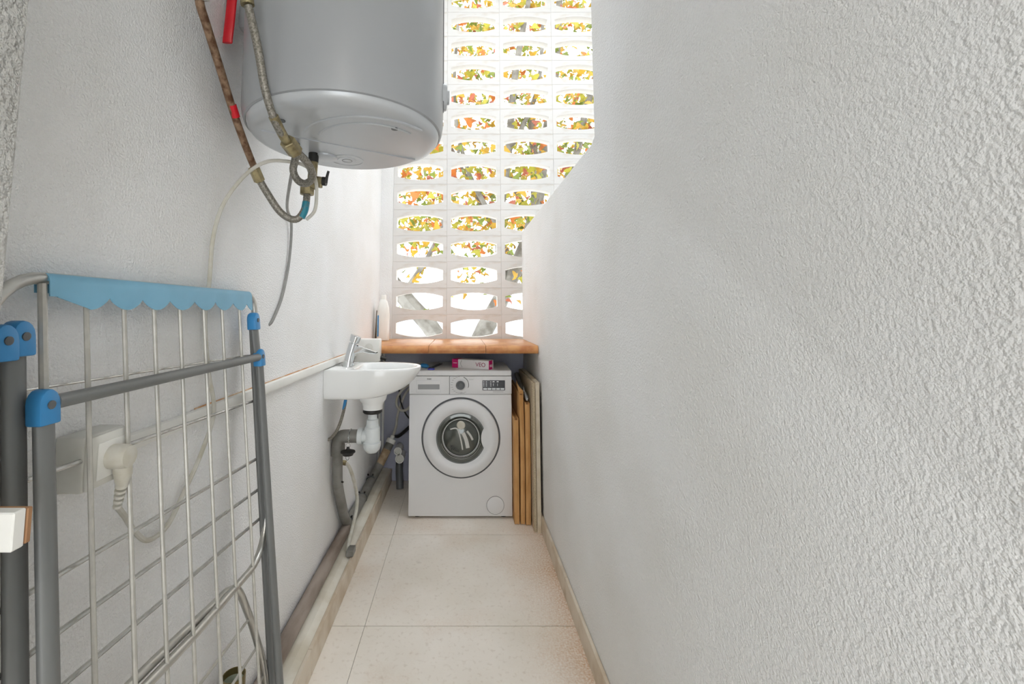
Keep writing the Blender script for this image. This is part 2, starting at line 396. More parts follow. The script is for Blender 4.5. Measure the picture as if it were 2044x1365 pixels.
limbs = [([(0.0, 6.0, 0.0), (-0.34, 6.0, 0.85), (-0.80, 6.0, 1.40), (-1.45, 6.1, 2.3), (-1.9, 6.3, 3.6), (-2.1, 6.5, 5.5)], [.15, .12, .11, .09, .07, .04]),
         ([(0.0, 6.0, 0.0), (0.24, 6.0, 0.80), (0.56, 6.0, 1.42), (0.95, 6.05, 2.3), (1.15, 6.1, 3.4), (1.35, 6.2, 4.6), (1.5, 6.3, 6.4)], [.15, .13, .11, .10, .08, .06, .04]),
         ([(0.56, 6.0, 1.42), (0.50, 5.9, 2.3), (0.62, 5.8, 3.3), (0.72, 5.7, 4.4), (0.95, 5.6, 5.6)], [.07, .055, .05, .045, .03]),
         ([(0.95, 6.05, 2.3), (1.5, 6.0, 3.1), (1.75, 5.9, 4.1), (2.2, 5.8, 5.4)], [.07, .055, .045, .03]),
         ([(0.50, 5.9, 2.3), (0.1, 5.8, 3.0), (-0.1, 5.7, 3.9), (-0.05, 5.6, 5.0)], [.04, .03, .025, .02]),
         ([(0.62, 5.8, 3.3), (1.0, 5.7, 4.1), (1.1, 5.7, 5.2)], [.035, .03, .02]),
         ([(-0.8, 6.0, 1.4), (-0.35, 5.9, 2.1), (-0.12, 5.8, 2.9), (0.0, 5.7, 3.6)], [.04, .03, .025, .02])]
for P, r in limbs:
    pts = spline([Vector(p) for p in P], 4)
    rr = [r[min(int(i / 4), len(r) - 1)] + (r[min(int(i / 4) + 1, len(r) - 1)] - r[min(int(i / 4), len(r) - 1)]) * ((i % 4) / 4) for i in range(len(pts))]
    MB().tube(pts, rr, 9).build('branch', M_BARK, t1, SM)
def zone1():
    z = random.uniform(1.2, 6.6); x = random.uniform(-2.8, 3.2); y = random.uniform(5.0, 6.8)
    keep = 1.0 if z > 2.2 else 0.25 + 0.6 * max(0.0, min(1, (z - 1.3) / 1.0))
    if x < 0.1 and z < 1.9: keep *= 0.12
    return (x, y, z) if random.random() < keep else None
foliage('foliage', 5200, zone1, t1, (5, 5, 2.0, 3.5, 1.2), 0.066)
for i in range(180):
    for _ in range(50):
        z = random.uniform(1.3, 5.2); x = random.uniform(-1.2, 2.0); y = random.uniform(4.4, 5.2)
        if z > 2.0 or random.random() < 0.25 and x > 0.1: break
    o = link('leaf', random.choices(LEAF_ME, (5, 5, 3, 3, 2))[0], t1, (x, y, z))
    o.rotation_euler = (PI / 2 + random.uniform(-1, 1), random.uniform(-PI, PI), random.uniform(-.9, .9))
t2 = thing('yellow_tree', 'dense yellow leaved tree standing farther behind the forked tree', 'tree')
MB().tube([(1.6, 10, -3.2), (1.5, 10, 0), (1.7, 10, 3), (1.6, 10, 6)], [.22, .18, .13, .08], 10, sub=4).build('trunk', M_BARKD, t2, SM)
for P in ([(1.6, 10, 1.5), (0.6, 9.8, 3.2), (-0.6, 9.6, 5.5)], [(1.7, 10, 2.2), (2.9, 9.9, 4.2), (3.4, 9.8, 6)], [(1.55, 10, 3.2), (0.9, 9.8, 4.6), (0.7, 9.6, 7)]):
    MB().tube(P, [.08, .06, .03] if len(P) == 3 else .05, 8).build('branch', M_BARKD, t2, SM)
def zone2():
    z = random.uniform(1.6, 9.5); x = random.uniform(-3.2, 5.0); y = random.uniform(9.2, 11.0)
    if x < -0.2 and z < 2.4: return None
    return (x, y, z) if random.random() < (1.0 if z > 2.6 else 0.4) else None
foliage('foliage', 5200, zone2, t2, (6, 5, 1.6, 4, .8), 0.082)

# ================================================================== WATER HEATER
HX, HY, HZ = -0.3014, 1.135, 1.644
wh = thing('water_heater', 'large white cylindrical electric water heater hung on the left wall', 'water heater', None, (HX, HY, HZ))
MB().lathe([(0.2, 1.02), (0.235, 1.005), (0.252, 0.97), (0.252, 0.055), (0.2515, 0.03), (0.249, 0.012), (0.2455, 0.002), (0.241, 0.0)], n=96, cap0=True).build('body', M_ENAMEL, wh, SM)
cap = MB().lathe([(0.2415, 0.004), (0.238, -0.006), (0.231, -0.014), (0.218, -0.019), (0.20, -0.021), (0.12, -0.0225), (0.0, -0.023)], n=96).build('bottom_cap', M_CAPG, wh, 0.9)
em = (-0.3317 - HX, 1.2558 - HY)
MB().lathe([(0.0, -0.0262), (0.026, -0.0262), (0.0275, -0.0225)], (em[0], em[1], 0), n=36).build('emblem_disc', M_CAPG, cap, SM)
MB().lathe([(0.047, -0.021), (0.047, -0.0262), (0.044, -0.0262), (0.044, -0.021)], (em[0], em[1], 0), n=48).build('emblem_ring', M_CAPG, cap, SM)
MB().lathe([(0.013, -0.0268), (0.0145, -0.0268), (0.0145, -0.024)], (em[0], em[1], 0), n=30).build('emblem_dot', M_CAPD, cap, SM)
for sxy in ((-0.4157, 0.9935), (-0.1615, 1.0388)):
    MB().lathe([(0.0, -0.0235), (0.0085, -0.0235), (0.0085, -0.018)], (sxy[0] - HX, sxy[1] - HY, 0), n=20).build('screw', M_CAPD, cap, SM)
# removable cover on the wall side of the cap: a raised segment with a straight front edge
seg = []
for k in range(25):
    a = math.radians(36 + 170 * k / 24)
    seg.append((0.205 * math.cos(a), 0.205 * math.sin(a)))
MB().prism(seg, -0.0249, -0.019).build('service_cover', M_CAPG, cap, SM)
for rad in (0.13, 0.165):
    MB().tube([((0.06 + rad * math.cos(a)), (0.0 + rad * math.sin(a)), -0.0215) for a in [math.radians(-150 + 5 * k) for k in range(25)]], 0.0035, 6).build('rib', M_CAPG, cap, SM)
# vertical seam and thermostat knob on the window side
ax = math.radians(5)
MB().tube([(0.2525 * math.cos(math.radians(-1)), 0.2525 * math.sin(math.radians(-1)), z) for z in (0.06, 0.97)], 0.0013, 6).build('seam', M_CAPD, wh)
kn = Matrix.Rotation(ax, 4, 'Z') @ Matrix.Rotation(PI / 2, 4, 'Y')
MB().lathe([(0.036, 0.244), (0.036, 0.258), (0.034, 0.261), (0.02, 0.262), (0.019, 0.268), (0.0, 0.269)], (0, 0, 0.115), n=30, M=kn.to_3x3()).build('thermostat_knob', M_CAPG, wh, SM)
for bz in (0.30, 0.72): MB().box((-0.2975, 0.0, bz), (-0.235, 0.16, bz + 0.06)).build('wall_bracket', M_CAPG, wh)
MB().lathe([(0.0135, -0.02), (0.0135, -0.05)], (-0.41 - HX, 1.2 - HY, 0), n=16, cap1=True).build('pipe_stub', M_BLACK, wh, SM)
MB().lathe([(0.034, -0.018), (0.032, -0.030), (0.024, -0.033), (0, -0.033)], (-0.385 - HX, 1.225 - HY, 0), n=28).build('cable_gland', M_CAPG, wh, SM)

# ---- hoses and fittings
def nut(parent, name, p, q, r, m=M_BRASS, n=6):
    MB().tube([p, q], r, n).build(name, m, parent, None, 0.0015, 1)
h1 = thing('rusty_supply_hose', 'rust stained braided hose with red band hanging beside the water heater', 'hose')
P1 = [(-0.541, 0.86, 1.851), (-0.544, 0.875, 1.819), (-0.544, 0.9, 1.792), (-0.545, 0.963, 1.727), (-0.543, 1.02, 1.659), (-0.54, 1.08, 1.597), (-0.538, 1.135, 1.55)]
MB().tube(P1, 0.0088, 12, sub=6).build('braid', M_BRAIDR, h1, SM)
MB().tube([(-0.5415, 1.012, 1.669), (-0.541, 1.031, 1.6475)], 0.0097, 14).build('red_band', M_RED, h1, SM)
nut(h1, 'top_nut', (-0.541, 0.857, 1.862), (-0.5435, 0.874, 1.828), 0.018, M_PVCO)
nut(h1, 'lower_nut', (-0.539, 1.125, 1.556), (-0.533, 1.15, 1.526), 0.0145)
MB().tube([(-0.533, 1.148, 1.53), (-0.521, 1.16, 1.504), (-0.487, 1.18, 1.449), (-0.45, 1.19, 1.432), (-0.428, 1.195, 1.462), (-0.425, 1.2, 1.505)], 0.0095, 12, sub=6).build('clear_bend', M_BRAID, h1, SM)
MB().tube([(-0.4365, 1.1925, 1.438), (-0.4285, 1.195, 1.458), (-0.4255, 1.1975, 1.482)], 0.0101, 12, sub=4).build('turquoise_sleeve', mat('turquoise_sleeve', (40, 130, 150), 0.4), h1, SM)
h2 = thing('braided_supply_hose', 'grey braided hose looping in front of the water heater to its valve', 'hose')
MB().tube([(-0.440, 0.866, 1.81), (-0.436, 0.87, 1.793), (-0.422, 0.88, 1.724), (-0.413, 0.9, 1.647), (-0.404, 0.93, 1.595), (-0.398, 0.965, 1.573), (-0.396, 0.995, 1.566)], 0.0085, 12, sub=6).build('braid', M_BRAID, h2, SM)
nut(h2, 'top_nut', (-0.447, 0.86, 1.862), (-0.4425, 0.864, 1.832), 0.020, n=8)
MB().tube([(-0.4435, 0.863, 1.833), (-0.441, 0.866, 1.812)], 0.0135, 12).build('ferrule', M_BRASS, h2, SM)
MB().tube([(-0.405, 0.925, 1.602), (-0.3985, 0.965, 1.574), (-0.397, 0.985, 1.5685)], 0.0105, 12, sub=3).build('lower_ferrule', M_BRASS, h2, SM)
nut(h2, 'lower_nut', (-0.397, 0.982, 1.570), (-0.390, 1.018, 1.556), 0.0185)
MB().tube([(-0.392, 1.01, 1.56), (-0.376, 1.04, 1.546), (-0.371, 1.07, 1.532), (-0.378, 1.1, 1.518), (-0.402, 1.12, 1.511), (-0.424, 1.125, 1.522), (-0.434, 1.12, 1.546), (-0.430, 1.12, 1.575), (-0.43, 1.125, 1.618)], 0.0095, 12, sub=6).build('loop', M_BRAID, h2, SM)
sv = thing('safety_valve', 'small brass safety valve with black lever under the water heater', 'valve')
MB().tube([(-0.41, 1.2, 1.594), (-0.413, 1.2, 1.52)], 0.0125, 12).build('body', M_BRASS, sv, SM)
MB().tube([(-0.425, 1.2, 1.503), (-0.425, 1.2, 1.526)], 0.0195, 8).build('union_nut', M_BRASS, sv, None, 0.0015, 1)
MB().tube([(-0.41, 1.2, 1.545), (-0.382, 1.2, 1.541)], 0.0115, 12).tube([(-0.389, 1.2, 1.545), (-0.389, 1.2, 1.523)], 0.006, 8).build('relief_arm', M_BRASS, sv, SM)
MB().tube([(-0.383, 1.2, 1.541), (-0.373, 1.2, 1.54)], 0.0125, 12).build('knob', M_BLACK, sv, SM)
MB().tube([(-0.374, 1.2, 1.536), (-0.371, 1.198, 1.552), (-0.366, 1.195, 1.568)], [0.0045, 0.004, 0.0035], 8).build('lever', M_BLACK, sv, SM)
iv = thing('stop_valve', 'wall stop valve with long red lever above the rusty hose', 'valve')
MB().tube([(-0.60, 1.05, 2.02), (-0.566, 1.05, 2.02)], 0.014, 12).build('stem', M_BRASS, iv, SM)
MB().tube([(-0.572, 1.05, 2.025), (-0.574, 1.05, 1.955)], 0.0035, 8, r2=0.011).build('lever_bar', M_ALU, iv, SM)
MB().tube([(-0.574, 1.05, 1.962), (-0.577, 1.05, 1.90), (-0.580, 1.05, 1.856), (-0.5805, 1.05, 1.846)], [0.006, 0.0065, 0.006, 0.004], 12, r2=0.0125, side=(0, 1, 0)).build('grip', M_RED, iv, SM)
cd = thing('heater_power_cord', 'cream power cord curling from the water heater down to the wall socket', 'cord')
MB().tube([(-0.424, 1.2, 1.434), (-0.399, 1.19, 1.457), (-0.392, 1.18, 1.503), (-0.389, 1.16, 1.531), (-0.399, 1.15, 1.555), (-0.422, 1.145, 1.57), (-0.455, 1.13, 1.573), (-0.495, 1.11, 1.566), (-0.539, 1.11, 1.542), (-0.566, 1.08, 1.485), (-0.583, 1.06, 1.427), (-0.589, 1.043, 1.351), (-0.590, 1.04, 1.256), (-0.590, 1.03, 1.163), (-0.588, 1.05, 1.047), (-0.576, 1.06, 0.954), (-0.585, 1.035, 0.871), (-0.588, 0.975, 0.798), (-0.588, 0.93, 0.758), (-0.586, 0.875, 0.758), (-0.583, 0.835, 0.79), (-0.574, 0.79, 0.84), (-0.553, 0.745, 0.873)], 0.0046, 8, sub=6).build('cable', M_CABLEW, cd, SM)
# plug: angled body on the socket face with a ribbed strain relief
pl = MB()
pl.lathe([(0.0185, 0.0), (0.019, 0.012), (0.0185, 0.022), (0.016, 0.029), (0.0, 0.031)], (-0.5495, 0.722, 0.958), axis='X', n=24)
plug = pl.build('plug', M_CABLEW, cd, SM)
MB().tube([(-0.5335, 0.7235, 0.95), (-0.535, 0.729, 0.928), (-0.539, 0.733, 0.912)], [0.0135, 0.0125, 0.0085], 12).build('plug_neck', M_CABLEW, plug, SM)
for k in range(5):
    t = k / 4
    p = Vector((-0.539, 0.733, 0.912)).lerp(Vector((-0.552, 0.745, 0.876)), t); q = p + Vector((-0.0012, 0.001, -0.0042))
    MB().tube([p, q], 0.0085 - 0.0022 * t, 12).build('strain_rib', M_CABLEW, plug, SM)
gc = MB().tube([(-0.437, 1.2, 1.632), (-0.466, 1.215, 1.603), (-0.513, 1.3, 1.558), (-0.578, 1.45, 1.525), (-0.589, 1.52, 1.485), (-0.5925, 1.52, 1.358), (-0.5935, 1.475, 1.236), (-0.5945, 1.41, 1.158), (-0.602, 1.395, 1.142)], 0.0048, 8, sub=6).build('grey_cable', M_CABLEG, None, SM)
tag(gc, 'thin grey cable hanging down the wall beneath the water heater', 'cable')

# ---- surface socket and conduit
so = thing('wall_socket', 'square surface mounted white socket behind the clothes airer', 'socket')
MB().box((-0.599, 0.676, 0.918), (-0.556, 0.756, 0.999)).build('back_box', M_PVCO, so, SM, 0.003, 2)
MB().box((-0.556, 0.678, 0.920), (-0.5495, 0.754, 0.997)).build('face_plate', M_PVCO, so, SM, 0.002, 2)
MB().box((-0.5497, 0.694, 0.930), (-0.5480, 0.748, 0.985)).build('insert', M_PVCW, so, None, 0.0008, 1)
cn = thing('cable_trunking', 'long white cable trunking running level along the left wall', 'trunking')
MB().box((-0.599, 0.757, 0.938), (-0.583, 2.499, 0.966)).build('cover', M_PVCW, cn, SM, 0.003, 2)
MB().box((-0.599, 1.02, 0.9655), (-0.5965, 2.49, 0.9685)).build('rusty_seam', mat('rust_seam', (196, 140, 84), 0.8, rgb2=(226, 214, 196), vscale=14), cn)
eb = thing('junction_box', 'white junction box on the left wall at the end of the sill', 'junction box')
MB().box((-0.599, 2.50, 0.905), (-0.458, 2.572, 1.03)).build('housing', M_PVCW, eb, SM, 0.006, 2)
MB().lathe([(0.022, 0.0), (0.022, -0.004), (0.016, -0.005), (0.0, -0.005)], (-0.515, 2.50, 0.985), axis='Y', n=20).build('knockout', M_PVCO, eb, SM)
MB().tube([(-0.458, 2.54, 0.925), (-0.444, 2.545, 0.922), (-0.428, 2.55, 0.915)], 0.011, 10).build('gland', M_BLACK, eb, SM)

# ================================================================== WASHING MACHINE
wm = thing('washing_machine', 'white front loading washing machine under the terracotta sill', 'washing machine', None, (-0.0085, 2.662, 0))
x0, x1, D = -0.300, 0.300, 0.45
MB().box((x0, 0.004, 0.013), (x1, D, 0.699)).box((x0, 0.03, 0.699), (x1, D, 0.804)).build('body', M_WASH, wm, SM, 0.006, 2)
MB().box((x0, -0.003, 0.806), (x1, D, 0.838)).build('top_panel', M_WASH, wm, SM, 0.007, 3)
cp = MB().box((-0.063, 0.0, 0.7005), (x1, 0.03, 0.8035)).build('control_panel', M_WASHP, wm, SM, 0.0025, 2)
dr = MB().box((x0, -0.001, 0.7005), (-0.0655, 0.03, 0.8035)).build('detergent_drawer', M_WASHP, wm, SM, 0.0025, 2)
MB().box((-0.249, -0.0016, 0.7285), (-0.1225, 0.0, 0.7573)).build('drawer_grip', mat('grip_shadow_grey', (150, 152, 154), 0.5), dr)
fr = MB(); a, b, c, d = -0.258, -0.115, 0.711, 0.781
for q in ((a, a + .001, c, d), (b - .001, b, c, d), (a, b, c, c + .001), (a, b, d - .001, d)): fr.box((q[0], -0.0016, q[2]), (q[1], 0.0, q[3]))
fr.build('drawer_frame_line', M_CAPG, dr)
text('logo', 'svan', 0.0145, M_INK, dr, Matrix.Translation((-0.183, -0.0012, 0.789)) @ FACE_Y, bold=0.0002)
MB().lathe([(0.037, -0.0005), (0.0365, -0.003), (0.031, -0.004), (0.029, -0.014), (0.026, -0.018)], (-0.0003, 0, 0.7544), axis='Y', n=40).build('dial_ring', M_WASHP, cp, SM)
di = MB().lathe([(0.026, -0.018), (0.0245, -0.02), (0.019, -0.0195), (0.0, -0.016)], (-0.0003, 0, 0.7544), axis='Y', n=40).build('dial', M_CAPD, cp, SM)
MB().lathe([(0.017, -0.021), (0.015, -0.022), (0.0, -0.019)], (-0.0003, 0, 0.7544), axis='Y', n=30).build('dial_centre', M_CAPD, di, SM)
MB().tube([(0.048 * math.cos(t), -0.0008, 0.7544 + 0.048 * math.sin(t)) for t in [math.radians(68 - 88 * k / 14) for k in range(15)]], 0.0015, 6).build('dial_arc', M_INK, cp)
mk = MB()
for k in range(16):
    t = math.radians(95 + 17 * k); rr = 0.047
    xx, zz = rr * math.cos(t), 0.7544 + rr * math.sin(t)
    if xx > 0.03: continue
    w = 0.011
    mk.box((xx - (w if xx < 0.01 else 0), -0.0004, zz - 0.0006), (xx + (0.001 if xx < 0.01 else w), 0.0, zz + 0.0006))
mk.box((-0.004, -0.0004, 0.7065), (0.024, 0.0, 0.708)).box((0.050, -0.0004, 0.784), (0.076, 0.0, 0.785))
mk.box((0.19, -0.0004, 0.7135), (0.252, 0.0, 0.7149)).build('dial_marks', M_SEAM, cp)
dsp = MB().box((0.129, -0.0015, 0.7227), (0.261, 0.0, 0.7804)).build('display', M_DISP, cp, None, 0.0006, 1)
for k in range(5):
    MB().box((0.134 + k * 0.0252, -0.0028, 0.7262), (0.1555 + k * 0.0252, -0.001, 0.7362)).build('button', M_LED, dsp, None, 0.0006, 1)
dd = MB()
for xx in (0.133, 0.148, 0.174):
    for k in range(4): dd.box((xx, -0.0019, 0.7465 + k * 0.0083), (xx + 0.0075, -0.0014, 0.7495 + k * 0.0083))
for xx in (0.192, 0.216): dd.box((xx, -0.0019, 0.748), (xx + 0.0022, -0.0014, 0.763)).box((xx - 0.004, -0.0019, 0.770), (xx + 0.008, -0.0014, 0.7755))
dd.build('display_print', M_LED, dsp)
# porthole door
DC = (0.0027, 0, 0.4535)
MB().lathe([(0.2295, 0.004), (0.2295, 0.0025), (0.2195, 0.0025), (0.2195, 0.004)], DC, axis='Y', n=80).build('door_gap', M_SEAM, wm, SM)
# door: frame ring from the rim in to the glass, whose right side is cut by the grip recess
n = 96
def ringpts(r, y, grip=0.0):
    out = []
    for i in range(n):
        t = 2 * PI * i / n; x, z = r * math.cos(t), r * math.sin(t)
        if grip and x > 0.02:
            # circular bite of the grip: keep points left of the arc centred at (.235, 0)
            gx, gr = 0.222, 0.105
            dx = x - gx; dist = math.hypot(dx, z)
            if dist < gr:
                k = math.sqrt(max(gr * gr - z * z, 0)); x = gx - k
        out.append((DC[0] + x, y, DC[2] + z))
    return out
R = [ringpts(0.2195, 0.001), ringpts(0.2195, -0.006), ringpts(0.215, -0.014), ringpts(0.198, -0.022), ringpts(0.182, -0.025), ringpts(0.168, -0.0235), ringpts(0.156, -0.019), ringpts(0.1435, -0.009, 1), ringpts(0.142, 0.0, 1)]
door = MB().rings(R, False, False).build('door', M_WASHP, wm, SM)
MB().rings([ringpts(0.1435, -0.0095, 1), ringpts(0.1365, -0.010, 1), ringpts(0.1365, -0.002, 1)], False, False).build('gasket_rim', M_GASKET, door, SM)
gl = [ringpts(0.1365, -0.008, 1), ringpts(0.122, -0.009, 1), ringpts(0.112, -0.002), ringpts(0.106, 0.006), ringpts(0.09, -0.004), ringpts(0.05, -0.012), ringpts(0.004, -0.014)]
MB().rings(gl, False, True).build('glass', M_GLASSD, door, SM)
def disc_pt(r, t, y): return (DC[0] + r * math.cos(t), y, DC[2] + r * math.sin(t))
dm = MB().tube([disc_pt(0.108, math.radians(-8 + 4 * k), -0.0055) for k in range(90)], 0.0022, 6)
dm.tube([disc_pt(0.117, math.radians(195 + 5 * k), -0.008) for k in range(31)], 0.0016, 6).build('inner_rim', M_DRUM, door, SM)
for pts, w in (([(-0.062, 0.05), (-0.022, 0.052), (0.0, -0.01), (0.01, -0.065)], 0.004), ([(0.012, 0.03), (0.03, -0.01), (0.04, -0.055)], 0.011), ([(0.035, 0.04), (0.055, 0.015), (0.068, -0.01)], 0.006)):
    MB().tube([(DC[0] + x, -0.010 - 0.004 * (1 - math.hypot(x, z) / 0.11), DC[2] + z) for x, z in pts], 0.002, 8, r2=w, sub=5, side=(0, 1, 0)).build('drum_paddle', mat('paddle_grey', (196, 196, 192), 0.3), door, SM)
MB().lathe([(0.0, -0.0150), (0.020, -0.0145), (0.025, -0.010)], (DC[0], 0, DC[2] + 0.072), axis='Y', n=28).build('spray_nozzle', M_CABLEW, door, SM)
hh = MB()
for i in range(5):
    for j in range(3): hh.lathe([(0.0, -0.0125), (0.0026, -0.0125), (0.0026, -0.008)], (DC[0] - 0.062 + i * 0.0105 + j * 0.004, 0, DC[2] - 0.042 - j * 0.0115 - i * 0.003), axis='Y', n=8)
hh.build('drum_holes', M_INK, door)
MB().lathe([(0.0505, 0.0035), (0.0505, 0.0030), (0.0488, 0.0030), (0.0488, 0.0035)], (0.2005, 0, 0.0749), axis='Y', n=48).build('filter_gap', M_SEAM, wm, SM)
MB().lathe([(0.0486, 0.004), (0.0486, 0.002), (0.047, 0.0014), (0.0, 0.0014)], (0.2005, 0, 0.0749), axis='Y', n=48).build('filter_cover', M_WASH, wm, SM)
for fx in (-0.25, 0.25):
    for fy in (0.05, 0.40): MB().lathe([(0.02, 0.0), (0.02, 0.014)], (fx, fy, 0), n=14, cap0=True).build('foot', M_BLACK, wm)

# ---- on top of the machine
vb = thing('carton', 'small white and magenta carton lettered VEO on the washing machine', 'box', None, (0.065, 2.768, 0.8385))
vb.rotation_euler = (0, 0, math.radians(-27))
L2 = 0.125
MB().box((-L2, -0.031, 0), (L2, 0.031, 0.052)).build('carton_body', M_BOXW, vb, None, 0.001, 1)
MB().box((-L2 - 0.0005, -0.0315, -0.0), (-L2 + 0.042, 0.0315, 0.0525)).build('end_band', M_PINK, vb, None, 0.001, 1)
MB().box((L2 - 0.0005, -0.0312, 0.0), (L2 + 0.0008, 0.014, 0.0522)).build('end_panel', M_PINK, vb)
MB().box((L2 - 0.003, -0.0314, 0.001), (L2, -0.0305, 0.0515)).build('front_edge_band', M_PINK, vb)
text('lettering', 'VEO', 0.034, mat('wine_ink', (150, 24, 84), 0.5), vb, Matrix.Translation((0.068, -0.0312, 0.025)) @ FACE_Y, bold=0.0)
text('end_lettering', 'VEO', 0.021, M_BOXW, vb, Matrix.Translation((L2 + 0.001, -0.008, 0.02)) @ Matrix.Rotation(PI / 2, 4, 'Z') @ FACE_Y, bold=0.0005)
MB().box((-L2 + 0.008, -0.0322, 0.027), (-L2 + 0.034, -0.0314, 0.030)).build('band_stripe', M_BOXW, vb)
MB().tube([(-0.055, -0.0314, 0.006), (-0.066, -0.0314, 0.026), (-0.058, -0.0314, 0.047)], 0.0007, 5, sub=4).build('printed_curve', M_INK, vb)
tag(MB().tube([(-0.245, 2.78, 0.852), (-0.215, 2.755, 0.852), (-0.205, 2.745, 0.852)], [0.013, 0.013, 0.006], 12).build('bottle_cap_tube', M_BLUE, None, SM), 'small bright blue tube lying on the washing machine behind the basin', 'tube')
tag(MB().lathe([(0.0, 0.0), (0.021, 0.0), (0.021, 0.006), (0.018, 0.0075), (0.0, 0.0075)], (-0.183, 2.695, 0.8385), n=24).build('jar_lid', mat('violet_blue_plastic', (78, 84, 190), 0.4), None, SM), 'round violet blue lid lying on the washing machine', 'lid')
sp = thing('spatula', 'dark grey flat strip lying on the washing machine beside the blue lid', 'strip', None, (-0.165, 2.85, 0.8385))
sp.rotation_euler = (0, 0, math.radians(-12))
MB().box((-0.012, -0.10, 0), (0.012, 0.13, 0.004)).build('blade', M_CAPD, sp, None, 0.001, 1)
MB().box((-0.014, -0.115, 0), (0.014, -0.095, 0.007)).build('end_clip', M_BLACK, sp, None, 0.001, 1)

# ---- flat packs and boards beside the machine
GRP = 'flattened cardboard packs beside the washing machine'
def pack(label, xa, xb, yf, h, lean, bend):
    t = thing('cardboard_pack', label, 'cardboard', GRP)
    N = 6
    def col(yy, off): return [(xa + off + lean * (k / N) + bend * math.sin(PI * k / N), yy, h * k / N) for k in range(N + 1)]
    w = (xb - xa)
    for nm, o0, o1, m, y0 in (('sheet', 0.0, w * 0.22, M_CARD, yf), ('core', w * 0.22, w * 0.78, M_CARDD, yf + 0.006), ('sheet', w * 0.78, w, M_CARD, yf)):
        ring = []
        for k in range(N + 1):
            dx = lean * (k / N) + bend * math.sin(PI * k / N); z = h * k / N + 0.0005
            ring.append([(xa + o0 + dx, y0, z), (xa + o1 + dx, y0, z), (xa + o1 + dx, 3.12, z), (xa + o0 + dx, 3.12, z)])
        MB().rings(ring).build(nm, m, t, None)
    # folded front edge closing the pack
    ring = []
    for k in range(N + 1):
        dx = lean * (k / N) + bend * math.sin(PI * k / N); z = (h - 0.012) * k / N + 0.004
        ring.append([(xa + dx + 0.001, yf - 0.0015, z), (xa + w * .5 + dx, yf - 0.005, z), (xb + dx - 0.001, yf - 0.0015, z), (xb + dx - 0.001, yf + 0.001, z), (xa + dx + 0.001, yf + 0.001, z)])
    MB().rings(ring).build('folded_edge', M_CARD, t, None)
pack('shortest cardboard pack, touching the side of the washing machine', 0.2945, 0.322, 2.60, 0.575, 0.0, 0.0)
pack('tallest cardboard pack with torn top, middle one of the three', 0.3275, 0.352, 2.60, 0.715, -0.002, 0.004)
pack('cardboard pack next to the beige board, lower than the tallest', 0.3565, 0.384, 2.59, 0.665, 0.001, 0.002)
tf = MB().add([(0.326, 2.60, 0.715), (0.352, 2.60, 0.715), (0.349, 2.595, 0.732), (0.340, 2.59, 0.742), (0.330, 2.62, 0.752), (0.322, 2.72, 0.775), (0.326, 2.72, 0.755), (0.351, 2.66, 0.725)], [(0, 1, 2, 3), (0, 3, 4), (0, 4, 5, 6), (1, 2, 7), (3, 2, 7, 4)]).build('torn_flap', M_CARD, bpy.data.objects['cardboard_pack.001'])
def board(name, label, xa, xb, yf, h, mf, me_):
    t = thing(name, label, 'board')
    MB().box((xa, yf, 0.0005), (xb, 3.10, h)).build('panel', mf, t, None, 0.002, 1)
    MB().box((xa - 0.0008, yf - 0.004, 0.0), (xb + 0.0008, yf + 0.012, h + 0.003)).build('front_edge_strip', me_, t, None, 0.0012, 1)
    MB().box((xa - 0.0006, yf, h - 0.004), (xb + 0.0006, 3.102, h + 0.003)).build('top_edge_strip', me_, t, None, 0.0012, 1)
    return t
board('woven_board', 'beige woven faced board standing between the cardboard and another board', 0.3905, 0.4035, 2.515, 0.788, M_PANELF, M_PANELF)
board('pale_board', 'cream edged board leaning flat on the right wall behind the cardboard', 0.4065, 0.4262, 2.505, 0.792, M_PANELE, M_PANELE)
tb = MB(); Mx = Matrix.Rotation(math.radians(90 + 12.4), 3, 'X')
tb.lathe([(0.010, -0.175), (0.0135, -0.175), (0.0135, 0.175), (0.010, 0.175), (0.010, -0.175)], (0.3745, 2.925, 0.719), n=20, M=Mx)
tag(tb.build('grey_tube', M_PVCG, None, SM), 'open grey tube poking out above the cardboard packs', 'tube')
bag = MB(); R = []
for k in range(9):
    t = k / 8; yy = 2.60 + 0.135 * t; zc = 0.684 + 0.026 * t; w = 0.008 + 0.004 * math.sin(PI * t)
    R.append([(0.3705 + 0.002 * math.sin(7 * t) + w * math.cos(a) * (0.8 + 0.3 * math.sin(3 * a + 5 * t)), yy, zc + (0.014 + 0.012 * t) * math.sin(a) * (0.8 + 0.3 * math.cos(2 * a + 9 * t))) for a in [2 * PI * i / 12 for i in range(12)]])
tag(bag.rings(R).build('plastic_bag', M_BAG, None, 1.2), 'crumpled translucent grey bag tucked on top of the cardboard', 'bag')

